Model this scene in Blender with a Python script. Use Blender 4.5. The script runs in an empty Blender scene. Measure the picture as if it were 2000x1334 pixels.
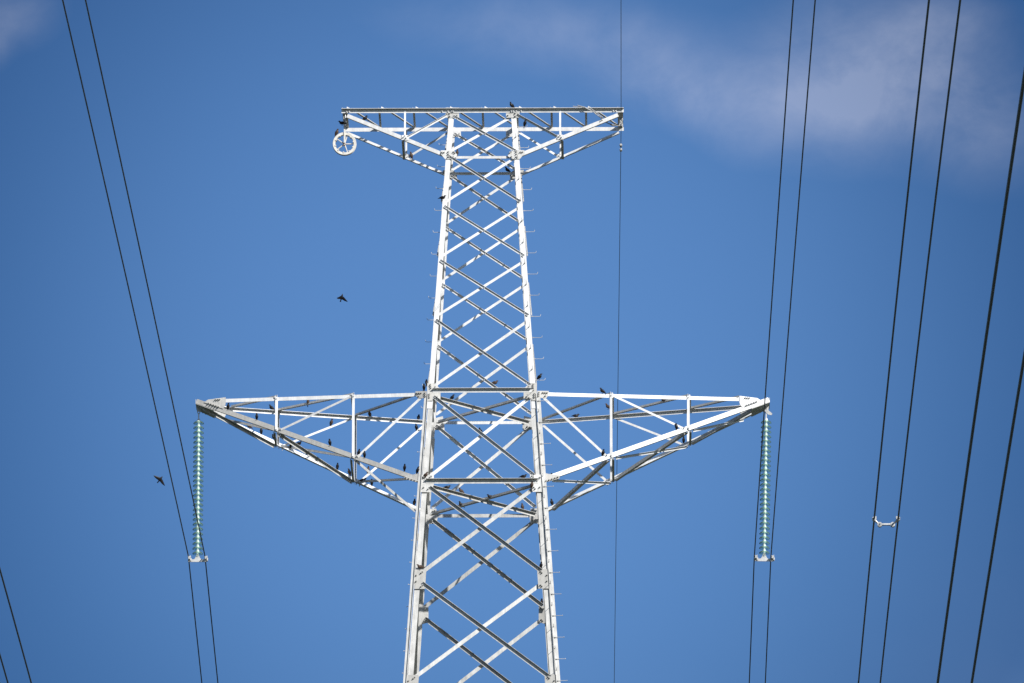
import bpy, math, random
from math import sin, cos, tan, radians, pi, sqrt
from mathutils import Vector, Matrix
random.seed(7)
SC = bpy.context.scene
COL = SC.collection

# ------------------------------------------------------------------ camera
PITCH = radians(15.4)
CAM_Z = 1.7
cd = bpy.data.cameras.new('camera'); cam = bpy.data.objects.new('camera', cd); COL.objects.link(cam)
cam.location = (0, 0, CAM_Z); cam.rotation_euler = (pi/2 + PITCH, 0, 0)
cd.sensor_width = 36; cd.lens = 396; cd.clip_start = .5; cd.clip_end = 20000
SC.camera = cam
SC.render.resolution_x = 1024; SC.render.resolution_y = 683

# ------------------------------------------------------------------ light
SUN_EL = radians(30); SUN_AZ = radians(36)      # azimuth to the right of straight behind the camera
EXPOSURE = .5
sd = bpy.data.lights.new('sun', 'SUN'); sd.energy = 4.6; sd.angle = radians(.53); sd.color = (1, .965, .91)
sun = bpy.data.objects.new('sun', sd); COL.objects.link(sun)
to_sun = Vector((sin(SUN_AZ)*cos(SUN_EL), -cos(SUN_AZ)*cos(SUN_EL), sin(SUN_EL)))
sun.rotation_euler = to_sun.to_track_quat('Z', 'Y').to_euler()
sun.location = (60, -80, 120)
SC.view_settings.view_transform = 'Standard'; SC.view_settings.look = 'None'
SC.view_settings.exposure = EXPOSURE; SC.view_settings.gamma = 1; SC.view_settings.use_curve_mapping = False

def make_world():
    w = bpy.data.worlds.new('World'); SC.world = w; w.use_nodes = True
    nt = w.node_tree; nt.nodes.clear(); N = nt.nodes.new; L = nt.links.new
    out = N('ShaderNodeOutputWorld'); bg = N('ShaderNodeBackground'); L(bg.outputs[0], out.inputs[0])
    sky = N('ShaderNodeTexSky'); sky.sky_type = 'NISHITA'; sky.sun_disc = False
    sky.sun_elevation = SUN_EL; sky.sun_rotation = pi - SUN_AZ
    sky.altitude = 300; sky.air_density = 1.0; sky.dust_density = .3; sky.ozone_density = 2.0
    bg.inputs[1].default_value = .085
    def math_(op, a, b=None, clamp=False):
        n = N('ShaderNodeMath'); n.operation = op; n.use_clamp = clamp
        for i, x in enumerate((a, b)):
            if x is None: continue
            if isinstance(x, (int, float)): n.inputs[i].default_value = x
            else: L(x, n.inputs[i])
        return n.outputs[0]
    tc = N('ShaderNodeTexCoord'); d = tc.outputs['Generated']
    def dot(v):
        n = N('ShaderNodeVectorMath'); n.operation = 'DOT_PRODUCT'; L(d, n.inputs[0]); n.inputs[1].default_value = v
        return n.outputs['Value']
    # the north sky: coordinates on the tangent plane round one fixed compass bearing and height
    f = dot((0, cos(PITCH), sin(PITCH))); fx = math_('MAXIMUM', f, .2)
    X = math_('MULTIPLY', math_('DIVIDE', dot((1, 0, 0)), fx), 22)
    Y = math_('MULTIPLY', math_('DIVIDE', dot((0, -sin(PITCH), cos(PITCH))), fx), 22)
    north = math_('GREATER_THAN', f, .3)
    def blob(cx, cy, rx, ry, rot=0, power=1):
        dx = math_('SUBTRACT', X, cx); dy = math_('SUBTRACT', Y, cy)
        c, s = cos(radians(rot)), sin(radians(rot))
        a = math_('DIVIDE', math_('ADD', math_('MULTIPLY', dx, c), math_('MULTIPLY', dy, s)), rx)
        b = math_('DIVIDE', math_('SUBTRACT', math_('MULTIPLY', dy, c), math_('MULTIPLY', dx, s)), ry)
        r = math_('ADD', math_('POWER', a, 2), math_('POWER', b, 2))
        if power != 1: r = math_('POWER', r, power)
        return math_('EXPONENT', math_('MULTIPLY', r, -1))
    # clear-air colour
    tint = N('ShaderNodeMix'); tint.data_type = 'RGBA'; tint.blend_type = 'MULTIPLY'; tint.inputs[0].default_value = 1
    L(sky.outputs[0], tint.inputs[6]); tint.inputs[7].default_value = SKY_TINT
    # brightness painted into the sky: lens-like falloff round the view centre, noise patches elsewhere
    def dnoise(scale, detail, off):
        mp = N('ShaderNodeMapping'); L(d, mp.inputs[0]); mp.inputs['Location'].default_value = off; mp.inputs['Scale'].default_value = (1, 1, 1.8)
        n = N('ShaderNodeTexNoise'); L(mp.outputs[0], n.inputs['Vector']); n.inputs['Scale'].default_value = scale; n.inputs['Detail'].default_value = detail
        return n.outputs[0]
    def ramp(x, a, b, lo=0, hi=1):
        n = N('ShaderNodeMapRange'); n.interpolation_type = 'SMOOTHSTEP'; L(x, n.inputs[0])
        for k, q in enumerate((a, b, lo, hi)): n.inputs[1+k].default_value = q
        return n.outputs[0]
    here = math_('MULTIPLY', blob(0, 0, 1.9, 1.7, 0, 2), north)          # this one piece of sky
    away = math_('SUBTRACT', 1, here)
    painted_gain = math_('MULTIPLY', blob(-.04, .0, .95, .98, 0, 1.5), north)  # painted vignette: bright at the view centre, darker towards the edges
    painted_gain = math_('MAXIMUM', painted_gain, math_('MULTIPLY', ramp(dnoise(7, 2, (2, 5, 1)), .38, .60), away))
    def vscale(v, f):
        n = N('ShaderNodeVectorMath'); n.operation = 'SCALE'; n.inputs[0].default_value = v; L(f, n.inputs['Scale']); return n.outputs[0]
    ad = N('ShaderNodeVectorMath'); ad.operation = 'ADD'; L(vscale((.72, .61, .52), painted_gain), ad.inputs[0]); ad.inputs[1].default_value = (.28, .39, .48)
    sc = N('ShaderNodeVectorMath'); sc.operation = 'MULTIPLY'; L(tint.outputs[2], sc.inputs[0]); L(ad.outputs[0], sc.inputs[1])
    # towards the sun the sky is paler
    pale = N('ShaderNodeVectorMath'); pale.operation = 'MULTIPLY'; L(sky.outputs[0], pale.inputs[0]); pale.inputs[1].default_value = (.62, .68, .76)
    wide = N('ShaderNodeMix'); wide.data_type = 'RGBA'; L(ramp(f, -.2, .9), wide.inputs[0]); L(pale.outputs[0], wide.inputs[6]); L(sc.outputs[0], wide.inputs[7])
    # clouds
    comb = N('ShaderNodeCombineXYZ'); L(X, comb.inputs[0]); L(Y, comb.inputs[1])
    def noise(scale, detail, rough, off, dist=0, stretch=(1, 1, 1)):
        mp = N('ShaderNodeMapping'); L(comb.outputs[0], mp.inputs[0]); mp.inputs['Location'].default_value = off
        mp.inputs['Scale'].default_value = stretch
        n = N('ShaderNodeTexNoise'); L(mp.outputs[0], n.inputs['Vector']); n.inputs['Scale'].default_value = scale
        n.inputs['Detail'].default_value = detail; n.inputs['Roughness'].default_value = rough; n.inputs['Distortion'].default_value = dist
        return n.outputs[0]
    n1 = noise(4.6, 11, .62, (12.3, 8.1, 5.0), .25, (.85, 1.1, 1))
    n2 = noise(1.6, 4, .5, (9.4, 5.2, 1.1))
    m = None
    for args, amp in (((.71, .525, .19, .125, -4), .92), ((.37, .49, .17, .07, -8), .46), ((.26, .56, .10, .07, -25), .24), ((.92, .43, .13, .10, -25), .46),
                      ((.04, .61, .26, .07, -4), .36), ((-.98, .64, .09, .06, 15), .50), ((-1.01, .585, .03, .05, 0), .34),
                      ((.40, .42, .12, .05, -30), .18), ((.56, .45, .16, .08, -4), .34), ((.84, .62, .11, .06, 0), .34)):
        b = math_('MULTIPLY', blob(*args), amp)
        m = b if m is None else math_('ADD', m, b)
    nn = math_('ADD', math_('MULTIPLY', n1, 2.7), math_('MULTIPLY', n2, .8))
    k = math_('MULTIPLY', m, math_('SUBTRACT', nn, .66))
    mr = N('ShaderNodeMapRange'); mr.interpolation_type = 'LINEAR'; L(k, mr.inputs[0])
    mr.inputs[1].default_value = .06; mr.inputs[2].default_value = 1.05; mr.inputs[3].default_value = 0; mr.inputs[4].default_value = .74
    other = math_('MULTIPLY', math_('MULTIPLY', ramp(dnoise(9, 8, (4, 1, 7)), .50, .72, 0, .8), away), ramp(dnoise(40, 6, (1, 8, 2)), .25, .6))
    cov = math_('MAXIMUM', math_('MULTIPLY', mr.outputs[0], north), other)
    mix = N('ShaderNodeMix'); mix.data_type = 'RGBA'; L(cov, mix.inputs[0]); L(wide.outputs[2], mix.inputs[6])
    shade = math_('ADD', math_('MULTIPLY', painted_gain, .4), .6); L(vscale(CLOUD[:3], shade), mix.inputs[7])  # cloud colour dimmed by the same painted falloff
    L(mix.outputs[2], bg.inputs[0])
SKY_TINT = (.43, .627, .875, 1)
CLOUD = (3.35, 4.1, 6.15, 1)
make_world()

# ------------------------------------------------------------------ helpers
def tag(o, label=None, cat=None, group=None, kind=None):
    if label: o['label'] = label
    if cat: o['category'] = cat
    if group: o['group'] = group
    if kind: o['kind'] = kind
    return o
def empty(name, loc, rz=0, parent=None):
    o = bpy.data.objects.new(name, None); COL.objects.link(o); o.location = loc; o.rotation_euler = (0, 0, rz)
    o.empty_display_size = .2
    if parent: o.parent = parent
    return o
def V(*a): return Vector(a[0]) if len(a) == 1 else Vector(a)

class MB:
    def __init__(s): s.v = []; s.f = []; s.smooth = []; s.mi = []; s.m = 0
    def add(s, vs, fs, smooth=False):
        b = len(s.v); s.v += [tuple(x) for x in vs]
        for f in fs: s.f.append([i+b for i in f]); s.smooth.append(smooth); s.mi.append(s.m)
    def prism(s, ring0, ring1, smooth=False):
        n = len(ring0)
        s.add(list(ring0)+list(ring1), [[i, (i+1) % n, n+(i+1) % n, n+i] for i in range(n)], smooth)
        s.add(ring0, [list(range(n))[::-1]]); s.add(ring1, [list(range(n))])
    def angle(s, p0, p1, n1, w1, n2, w2, t=.008):
        """rolled steel angle: heel along p0-p1, one leg along n1, one along n2"""
        p0, p1 = V(p0), V(p1); d = (p1-p0).normalized()
        a = V(n1); a = (a-d*a.dot(d)).normalized()
        b = V(n2); b = b-d*b.dot(d); b = (b-a*b.dot(a)).normalized()
        prof = [(0, 0), (w1, 0), (w1, t), (t, t), (t, w2), (0, w2)]
        if a.cross(b).dot(d) < 0: prof = prof[::-1]
        r0 = [p0+a*x+b*y for x, y in prof]; r1 = [p1+a*x+b*y for x, y in prof]
        s.prism(r0, r1)
    def plate(s, pts, n, t):
        n = V(n).normalized(); pts = [V(p) for p in pts]
        r0 = [p-n*t/2 for p in pts]; r1 = [p+n*t/2 for p in pts]
        nn = (pts[1]-pts[0]).cross(pts[2]-pts[1])
        if nn.dot(n) < 0: r0 = r0[::-1]; r1 = r1[::-1]
        s.prism(r0, r1)
    def box(s, c, h, ax=None):
        c = V(c); X, Y, Z = ax or (V(1, 0, 0), V(0, 1, 0), V(0, 0, 1))
        r = lambda z: [c+X*(sx*h[0])+Y*(sy*h[1])+Z*z for sx, sy in ((-1, -1), (1, -1), (1, 1), (-1, 1))]
        s.prism(r(-h[2]), r(h[2]))
    def cyl(s, p0, p1, r, n=8, r1=None, smooth=True):
        p0, p1 = V(p0), V(p1); d = (p1-p0).normalized()
        a = d.orthogonal().normalized(); b = d.cross(a); r1 = r if r1 is None else r1
        R = lambda p, q: [p+a*(q*cos(2*pi*i/n))+b*(q*sin(2*pi*i/n)) for i in range(n)]
        s.prism(R(p0, r), R(p1, r1), smooth)
    def tube(s, pts, r, n=8, cap=True):
        pts = [V(p) for p in pts]; rings = []; a = None
        rr = r if isinstance(r, (list, tuple)) else [r]*len(pts)
        for i, p in enumerate(pts):
            d = (pts[min(i+1, len(pts)-1)]-pts[max(i-1, 0)]).normalized()
            if a is None: a = d.orthogonal()
            a = (a-d*a.dot(d)).normalized(); b = d.cross(a)
            rings.append([p+a*(rr[i]*cos(2*pi*j/n))+b*(rr[i]*sin(2*pi*j/n)) for j in range(n)])
        s.loft(rings, cap)
    def loft(s, rings, cap=True):
        n = len(rings[0]); vs = [p for r in rings for p in r]; fs = []
        for i in range(len(rings)-1):
            for j in range(n):
                fs.append([i*n+j, i*n+(j+1) % n, (i+1)*n+(j+1) % n, (i+1)*n+j])
        if cap: fs.append(list(range(n))[::-1]); fs.append([(len(rings)-1)*n+j for j in range(n)])
        s.add(vs, fs, True)
    def lathe(s, prof, n=24, origin=(0, 0, 0), closed=False):
        o = V(origin); rings = [[o+V(r*cos(2*pi*j/n), r*sin(2*pi*j/n), z) for j in range(n)] for r, z in prof]
        if closed: rings.append(rings[0])
        s.loft(rings, not closed)
    def bolt(s, p, n, r=.022, h=.026, L=.068):
        p, n = V(p), V(n).normalized()
        s.cyl(p, p+n*h, r, 6, smooth=False); s.cyl(p+n*h*.9, p+n*L, r*.55, 6)
    def build(s, name, mat, parent=None, loc=None, rz=0):
        me = bpy.data.meshes.new(name); me.from_pydata(s.v, [], s.f)
        me.polygons.foreach_set('use_smooth', s.smooth); me.polygons.foreach_set('material_index', s.mi); me.update()
        import bmesh
        bm = bmesh.new(); bm.from_mesh(me); bmesh.ops.recalc_face_normals(bm, faces=bm.faces); bm.to_mesh(me); bm.free()
        me.set_sharp_from_angle(angle=radians(38))
        for m_ in (mat if isinstance(mat, tuple) else (mat,)): me.materials.append(m_)
        o = bpy.data.objects.new(name, me); COL.objects.link(o)
        if parent: o.parent = parent
        if loc is not None: o.location = loc
        if rz: o.rotation_euler = (0, 0, rz)
        return o

# ------------------------------------------------------------------ materials
def mat_base(name):
    m = bpy.data.materials.new(name); m.use_nodes = True; nt = m.node_tree
    return m, nt, nt.nodes['Principled BSDF']
def steel(name, c0, c1, rough=.5, metal=.15, scale=5., streak=True):
    """hot-dip galvanised steel: cloudy zinc, a little run-off streaking, grain in the gloss"""
    m, nt, P = mat_base(name); N = nt.nodes.new; L = nt.links.new
    tc = N('ShaderNodeTexCoord')
    n1 = N('ShaderNodeTexNoise'); n1.inputs['Scale'].default_value = scale; n1.inputs['Detail'].default_value = 6; n1.inputs['Roughness'].default_value = .65
    L(tc.outputs['Object'], n1.inputs['Vector'])
    mp = N('ShaderNodeMapping'); mp.inputs['Scale'].default_value = (22, 22, 1.6); L(tc.outputs['Object'], mp.inputs[0])
    n2 = N('ShaderNodeTexNoise'); n2.inputs['Scale'].default_value = 1; n2.inputs['Detail'].default_value = 4; L(mp.outputs[0], n2.inputs['Vector'])
    mx = N('ShaderNodeMix'); mx.data_type = 'FLOAT'; mx.inputs[0].default_value = .4; L(n1.outputs[0], mx.inputs[2]); L(n2.outputs[0], mx.inputs[3])
    r = N('ShaderNodeValToRGB'); L(mx.outputs[0], r.inputs[0])
    r.color_ramp.elements[0].position = .33; r.color_ramp.elements[0].color = (*c0, 1)
    r.color_ramp.elements[1].position = .62; r.color_ramp.elements[1].color = (*c1, 1)
    oi = N('ShaderNodeObjectInfo'); tone = N('ShaderNodeMapRange'); L(oi.outputs['Random'], tone.inputs[0]); tone.inputs[3].default_value = .74; tone.inputs[4].default_value = 1.02
    vm = N('ShaderNodeVectorMath'); vm.operation = 'SCALE'; L(r.outputs[0], vm.inputs[0]); L(tone.outputs[0], vm.inputs['Scale'])    # each bar left the zinc bath a little different
    L(vm.outputs[0], P.inputs['Base Color'])
    P.inputs['Metallic'].default_value = metal; P.inputs['Specular IOR Level'].default_value = .4
    rr = N('ShaderNodeMapRange'); L(n1.outputs[0], rr.inputs[0]); rr.inputs[3].default_value = rough-.1; rr.inputs[4].default_value = rough+.12
    L(rr.outputs[0], P.inputs['Roughness'])
    b = N('ShaderNodeBump'); b.inputs['Strength'].default_value = .08; b.inputs['Distance'].default_value = .004; L(n1.outputs[0], b.inputs['Height']); L(b.outputs[0], P.inputs['Normal'])
    return m
def plain(name, col, rough=.6, metal=0., var=.25, scale=14.):
    m, nt, P = mat_base(name); N = nt.nodes.new; L = nt.links.new
    tc = N('ShaderNodeTexCoord'); n1 = N('ShaderNodeTexNoise'); n1.inputs['Scale'].default_value = scale; n1.inputs['Detail'].default_value = 5
    L(tc.outputs['Object'], n1.inputs['Vector'])
    r = N('ShaderNodeValToRGB'); L(n1.outputs[0], r.inputs[0])
    r.color_ramp.elements[0].position = .3; r.color_ramp.elements[0].color = (*[c*(1-var) for c in col], 1)
    r.color_ramp.elements[1].position = .7; r.color_ramp.elements[1].color = (*[min(1, c*(1+var)) for c in col], 1)
    L(r.outputs[0], P.inputs['Base Color']); P.inputs['Roughness'].default_value = rough; P.inputs['Metallic'].default_value = metal
    return m
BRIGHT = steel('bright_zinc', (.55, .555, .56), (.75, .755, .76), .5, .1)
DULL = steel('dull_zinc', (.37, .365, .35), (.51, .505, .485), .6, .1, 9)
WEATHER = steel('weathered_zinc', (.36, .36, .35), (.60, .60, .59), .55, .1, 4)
ALU = steel('cast_aluminium', (.42, .42, .415), (.64, .64, .635), .38, .35, 20)
CAPM = plain('zinc_cap', (.74, .74, .73), .42, .3, .15)
WIRE = plain('stranded_conductor', (.035, .037, .04), .55, .3, .2, 30)
BLACKM = plain('dark_iron', (.03, .03, .032), .6, .3)
REDM = plain('red_hub', (.20, .045, .03), .6)
RUBBER = plain('grey_nylon', (.55, .53, .49), .55, 0, .12)
CONC = plain('concrete', (.34, .33, .31), .9)
GROUND = None

# ------------------------------------------------------------------ ground
def make_ground():
    m, nt, P = mat_base('meadow'); N = nt.nodes.new; L = nt.links.new
    tc = N('ShaderNodeTexCoord'); n1 = N('ShaderNodeTexNoise'); n1.inputs['Scale'].default_value = .02; n1.inputs['Detail'].default_value = 10
    L(tc.outputs['Object'], n1.inputs['Vector']); r = N('ShaderNodeValToRGB'); L(n1.outputs[0], r.inputs[0])
    r.color_ramp.elements[0].position = .35; r.color_ramp.elements[0].color = (.016, .026, .010, 1)
    r.color_ramp.elements[1].position = .65; r.color_ramp.elements[1].color = (.042, .046, .020, 1)
    L(r.outputs[0], P.inputs['Base Color']); P.inputs['Roughness'].default_value = .95
    mb = MB(); n = 40; R = 9000
    mb.add([(R*cos(2*pi*i/n), R*sin(2*pi*i/n)+200, 0) for i in range(n)], [list(range(n))])
    o = mb.build('ground', m); tag(o, 'flat meadow of dry grass below the power line', 'ground', kind='structure')
make_ground()

# ------------------------------------------------------------------ tower
TX, TY, TYAW = -.7068, 263.198, radians(-.6)
def T(u, v, z):         # tower coordinates (across, along the line, height) -> world
    return V(TX+u*cos(TYAW)-v*sin(TYAW), TY+u*sin(TYAW)+v*cos(TYAW), z)
hu = lambda z: 6.122-.06655*z              # half width across the line
gv = lambda z: .752+.083*(79.7-z)          # half depth along the line
tower = empty('lattice_tower', (TX, TY, 0), TYAW)
tag(tower, 'white galvanised steel lattice power tower with wide arms', 'power tower')
SEG = {}
ZN = [79.684, 78.687, 77.389, 75.989, 74.463, 72.602, 70.283, 67.861, 65.21, 62.3, 58.6, 53.8, 47.4, 38.8, 27, 12.]
ZTOP = 79.86; ZJ = 72.5

def c4(z, su, sv, inset=0, dv=0): return V(su*(hu(z)-inset), sv*(gv(z)+dv), z)
# legs
for su in (-1, 1):
    for sv in (-1, 1):
        mb = MB()
        mb.angle(c4(ZJ-.35, su, sv), c4(ZTOP-.02, su, sv), (-su, 0, 0), .125, (0, -sv, 0), .125, .012)
        mb.m = 1
        # below the big arms a second angle makes the leg a cross section
        z0, z1 = .4, ZJ+.02
        o = .013
        mb.angle(c4(z0, su, sv, o, -o), c4(ZJ-.36, su, sv, o, -o), (-su, 0, 0), .128, (0, -sv, 0), .128, .013)
        mb.angle(c4(z0, su, sv, -.002, .002), c4(z1, su, sv, -.002, .002), (su, 0, 0), .088 if su < 0 else .10, (0, sv, 0), .052, .013)
        leg = mb.build('leg', (BRIGHT, WEATHER), tower)
        fb = MB(); fb.lathe([(.75, -.2), (.75, .25), (.55, .35), (.5, .55), (.02, .56)], 20, c4(.3, su, sv))
        fb.build('footing', CONC, tower)

def brace(name, p0, p1, n1, w, n2, mat, parent, t=.007, w2=None, bolts=None):
    mb = MB(); mb.angle(p0, p1, n1, w, n2, w2 or w, t)
    if bolts is not None:
        p0, p1 = V(p0), V(p1); d = (p1-p0).normalized(); nb = V(n1); nb = (nb-d*nb.dot(d)).normalized()
        nn = V(bolts)
        for q in (p0+d*.04, p0+d*.11, p1-d*.04, p1-d*.11, (p0+p1)/2):
            mb.bolt(q+nb*w*.5+nn*.004, nn, .015, .016, .03)
    return mb.build(name, mat, parent)

def inset_for(i):
    # how far inside the leg's heel, and how far from the node's level, a brace's end sits
    if i <= 0: return .11, .02
    if i <= 4: return .05, .055
    if i == 5: return .13, .13
    if i == 6: return .19, .15
    return .18, .15
# front and back faces: crossed braces
for i in range(len(ZN)-1):
    za, zb = ZN[i], ZN[i+1]
    ia, da = inset_for(i); ib, db = inset_for(i+1)
    w = .062 if i < 4 else (.07 if i == 4 else (.08 if i == 5 else (.092 if i < 8 else .11)))
    if i == 5: ia, da = .13, .16
    zt, zl = za-da, zb+db
    for sv in (-1, 1):
        n_out = V(0, sv, 0)
        front = sv < 0
        # "\" seen from the camera: its outstanding leg points at the camera, along the upper edge
        A = V(-(hu(za)-ia), sv*gv(zt), zt); B = V(hu(zb)-ib, sv*gv(zl), zl)
        off = V(0, -.022 if front else -.034, 0)
        up = V((B-A).z, 0, -(B-A).x).normalized()
        if up.z < 0: up = -up
        p0, p1 = A+up*w*.45+off, B+up*w*.45+off
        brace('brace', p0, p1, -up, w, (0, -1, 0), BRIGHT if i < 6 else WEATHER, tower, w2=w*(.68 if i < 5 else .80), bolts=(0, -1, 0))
        SEG[('front' if front else 'back', 'down', i)] = (p0, p1)
        # "/" flat leg toward the camera, outstanding leg away
        A = V(hu(za)-ia, sv*gv(zt), zt); B = V(-(hu(zb)-ib), sv*gv(zl), zl)
        off = V(0, .034 if front else .022, 0)
        up = V((B-A).z, 0, -(B-A).x).normalized()
        if up.z < 0: up = -up
        p0, p1 = A+up*w*.45+off, B+up*w*.45+off
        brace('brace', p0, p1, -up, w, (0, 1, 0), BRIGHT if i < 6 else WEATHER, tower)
        SEG[('front' if front else 'back', 'rise', i)] = (p0, p1)
    # side faces
    for su in (-1, 1):
        for k in (-1, 1):
            A = V(su*hu(zt), k*(gv(za)-ia), zt); B = V(su*hu(zl), -k*(gv(zb)-ib), zl)
            off = V(su*(.012 if k > 0 else -.034), 0, 0); out = V(su if k > 0 else -su, 0, 0)
            up = V(0, (B-A).z, -(B-A).y).normalized()
            if up.z < 0: up = -up
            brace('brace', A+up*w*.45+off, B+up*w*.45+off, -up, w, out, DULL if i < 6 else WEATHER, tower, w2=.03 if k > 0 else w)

# horizontals and plan bracing
def horizontal(key, z, sv, w, outstand, mat=BRIGHT, inset=.1):
    dv = (-.024 if outstand else .036) if sv < 0 else (-.036 if outstand else .024)
    A = V(-(hu(z)-inset), sv*gv(z)+dv, z+w/2); B = V(hu(z)-inset, sv*gv(z)+dv, z+w/2)
    brace('horizontal', A, B, (0, 0, -1), w, (0, -1 if outstand else 1, 0), mat, tower, .008)
    SEG[('front' if sv < 0 else 'back', 'level', round(z))] = (A, B)
horizontal(0, 78.612, -1, .062, False); horizontal(0, 78.66, 1, .058, True)
horizontal(0, 72.595, -1, .096, True); horizontal(0, 72.53, 1, .078, False)
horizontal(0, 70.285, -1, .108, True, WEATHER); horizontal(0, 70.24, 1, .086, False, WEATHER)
for z in (72.50, 70.24):
    for su in (-1, 1):
        brace('horizontal', V(su*(hu(z)-.02), -gv(z)+.15, z), V(su*(hu(z)-.02), gv(z)-.15, z), (0, 0, -1), .08, (-su, 0, 0), BRIGHT, tower)
    for k, dz in ((1, 0), (-1, -.05)):
        A = V(-k*(hu(z)-.2), -gv(z)+.18, z+dz); B = V(k*(hu(z)-.2), gv(z)-.18, z+dz)
        side = V((B-A).y, -(B-A).x, 0).normalized()
        brace('horizontal', A, B, side if side.y < 0 else -side, .085, (0, 0, -1 if k > 0 else 1), WEATHER, tower)
        SEG[('plan', 'down' if k > 0 else 'rise', round(z))] = (A, B)

def gusset(parent, pts, v, t=.014, n=(0, -1, 0), bolts=(), mat=None):
    """flat plate; pts are (u, z) in the plane v"""
    mb = MB(); P3 = [V(u, v(u, z) if callable(v) else v, z) for u, z in pts]
    nn = V(n).normalized(); mb.plate(P3, nn, t)
    for u, z in bolts:
        mb.bolt(V(u, v(u, z) if callable(v) else v, z)+nn*t*.5, nn)
    return mb.build('gusset_plate', mat or DULL, parent)
def mirror(pts, s): return [(s*u, z) for u, z in pts]

px = .0124; pz = .01286       # one pixel of a 2000-pixel-wide photograph at the tower, in metres across and up
for s in (-1, 1):
    # top of the body, behind the long top beam
    z = 79.684; h = hu(z)
    gusset(tower, mirror([(h+.08, z-.06), (h-.25, z-.06), (h-.25, z+.20), (h+.08, z+.20)], s), -gv(z)-.012, bolts=mirror([(h-.02, z-.02), (h-.2, z), (h+.05, z+.03), (h-.02, z+.05)], s), mat=WEATHER)
    gusset(tower, mirror([(h+.03, z-.10), (h-.27, z-.10), (h-.27, z+.06), (h+.03, z+.06)], s), gv(z)-.014, bolts=mirror([(h-.18, z-.05), (h-.23, z-.02)], s), mat=BRIGHT)
    z = 78.66; h = hu(z)
    gusset(tower, mirror([(h+.13, z+.03), (h+.13, z+.12), (h-.12, z+.12), (h-.27, z+.02), (h-.27, z-.04), (h-.15, z-.11), (h+.02, z-.11)], s), lambda u, zz: -gv(zz)-.012,
           bolts=mirror([(h+.09, z+.07), (h+.04, z+.07), (h-.06, z+.08), (h-.06, z+.02), (h-.06, z-.05), (h-.19, z+.08), (h-.22, z+.05), (h-.18, z-.05)], s), mat=WEATHER)
    gusset(tower, mirror([(h+.10, z+.02), (h+.10, z+.1), (h-.14, z+.1), (h-.24, z+.0), (h-.24, z-.11), (h+.02, z-.11)], s), lambda u, zz: gv(zz)-.014, bolts=mirror([(h-.17, z+.05), (h-.19, z-.06)], s))
    # roots of the big arms, upper chord
    z = 72.60; h = hu(z)
    gusset(tower, mirror([(h+.03, z+.19), (h-.13, z+.19), (h-.29, z+.04), (h-.29, z-.21), (h-.10, z-.21), (h-.10, z-.26), (h+.03, z-.26)], s), lambda u, zz: -gv(zz)-.016,
           bolts=mirror([(h-.05, z+.15), (h-.055, z+.11), (h-.06, z+.065), (h-.165, z+.095), (h-.025, z-.09), (h-.025, z-.135), (h-.025, z-.18), (h-.16, z-.19), (h-.21, z-.16)], s))
    gusset(tower, mirror([(h-.02, z+.0), (h-.30, z+.08), (h-.34, z-.10), (h-.34, z-.26), (h-.02, z-.26)], s), lambda u, zz: gv(zz)-.015, bolts=mirror([(h-.26, z-.01), (h-.3, z-.1), (h-.22, z-.18), (h-.17, z-.21), (h-.03, z-.15), (h-.03, z-.2)], s), mat=WEATHER)
    z = 70.285; h = hu(z)
    gusset(tower, mirror([(h+.02, z+.17), (h-.29, z+.17), (h-.29, z-.08), (h-.22, z-.27), (h+.02, z-.27)], s), lambda u, zz: -gv(zz)-.016,
           bolts=mirror([(h-.2, z+.11), (h-.235, z+.135), (h-.05, z+.1), (h-.05, z-.15), (h-.16, z-.19), (h-.19, z-.15)], s), mat=WEATHER)
    gusset(tower, mirror([(h-.02, z+.12), (h-.30, z+.12), (h-.33, z-.1), (h-.30, z-.25), (h-.02, z-.25)], s), lambda u, zz: gv(zz)-.015, bolts=mirror([(h-.27, z+.08), (h-.22, z+.06), (h-.25, z-.16), (h-.2, z-.19)], s), mat=WEATHER)
    for z in (67.861, 65.21, 62.3):
        h = hu(z)
        gusset(tower, mirror([(h+.01, z+.2), (h-.28, z+.2), (h-.25, z-.29), (h+.01, z-.29)], s), lambda u, zz: -gv(zz)-.016, bolts=mirror([(h-.19, z+.14), (h-.16, z+.11), (h-.19, z-.2), (h-.16, z-.23), (h-.04, z+.05), (h-.04, z-.1)], s))
        gusset(tower, mirror([(h-.01, z+.16), (h-.27, z+.16), (h-.27, z-.24), (h-.1, z-.29), (h-.01, z-.29)], s), lambda u, zz: gv(zz)-.015, bolts=mirror([(h-.22, z+.10), (h-.19, z+.07), (h-.2, z-.18), (h-.17, z-.21)], s))

# step bolts
def step_bolt(p, d, head):
    p, d = V(p), V(d)
    mb = MB(); L = .24
    if head: mb.tube([p-d*.03, p+d*L], .0058, 6); mb.cyl(p+d*(L-.004), p+d*(L+.008), .017, 8)
    else: mb.tube([p-d*.03, p+d*(L-.03), p+d*(L-.008)+V(0, 0, .006), p+d*L+V(0, 0, .03), p+d*(L+.004)+V(0, 0, .05)], .0058, 6)
    for q in (.0, .03): mb.cyl(p+d*(q-.008+.006), p+d*(q+.010), .016, 6, smooth=False)
    mb.build('step_bolt', WEATHER, tower)
z = 79.40
i = 0
while z > 64.5:          # front right leg: alternately on the side leg and on the front leg
    step_bolt((hu(z)+(.005 if z > ZJ else .02), -gv(z)+(.03 if z > ZJ else -.035), z), (1, 0, 0), z < ZJ)
    zf = z-.272
    if i % 1 == 0: step_bolt((hu(zf)-.045 if zf > ZJ else hu(zf)+.03, -gv(zf)-.004, zf), (0, -1, 0), zf < ZJ)
    z -= .544; i += 1
z = 79.38
while z > 64.5:          # back left leg
    step_bolt((-hu(z)-(.005 if z > ZJ else .02), gv(z)-.05, z), (-1, 0, 0), z < ZJ)
    z -= .542

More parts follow.
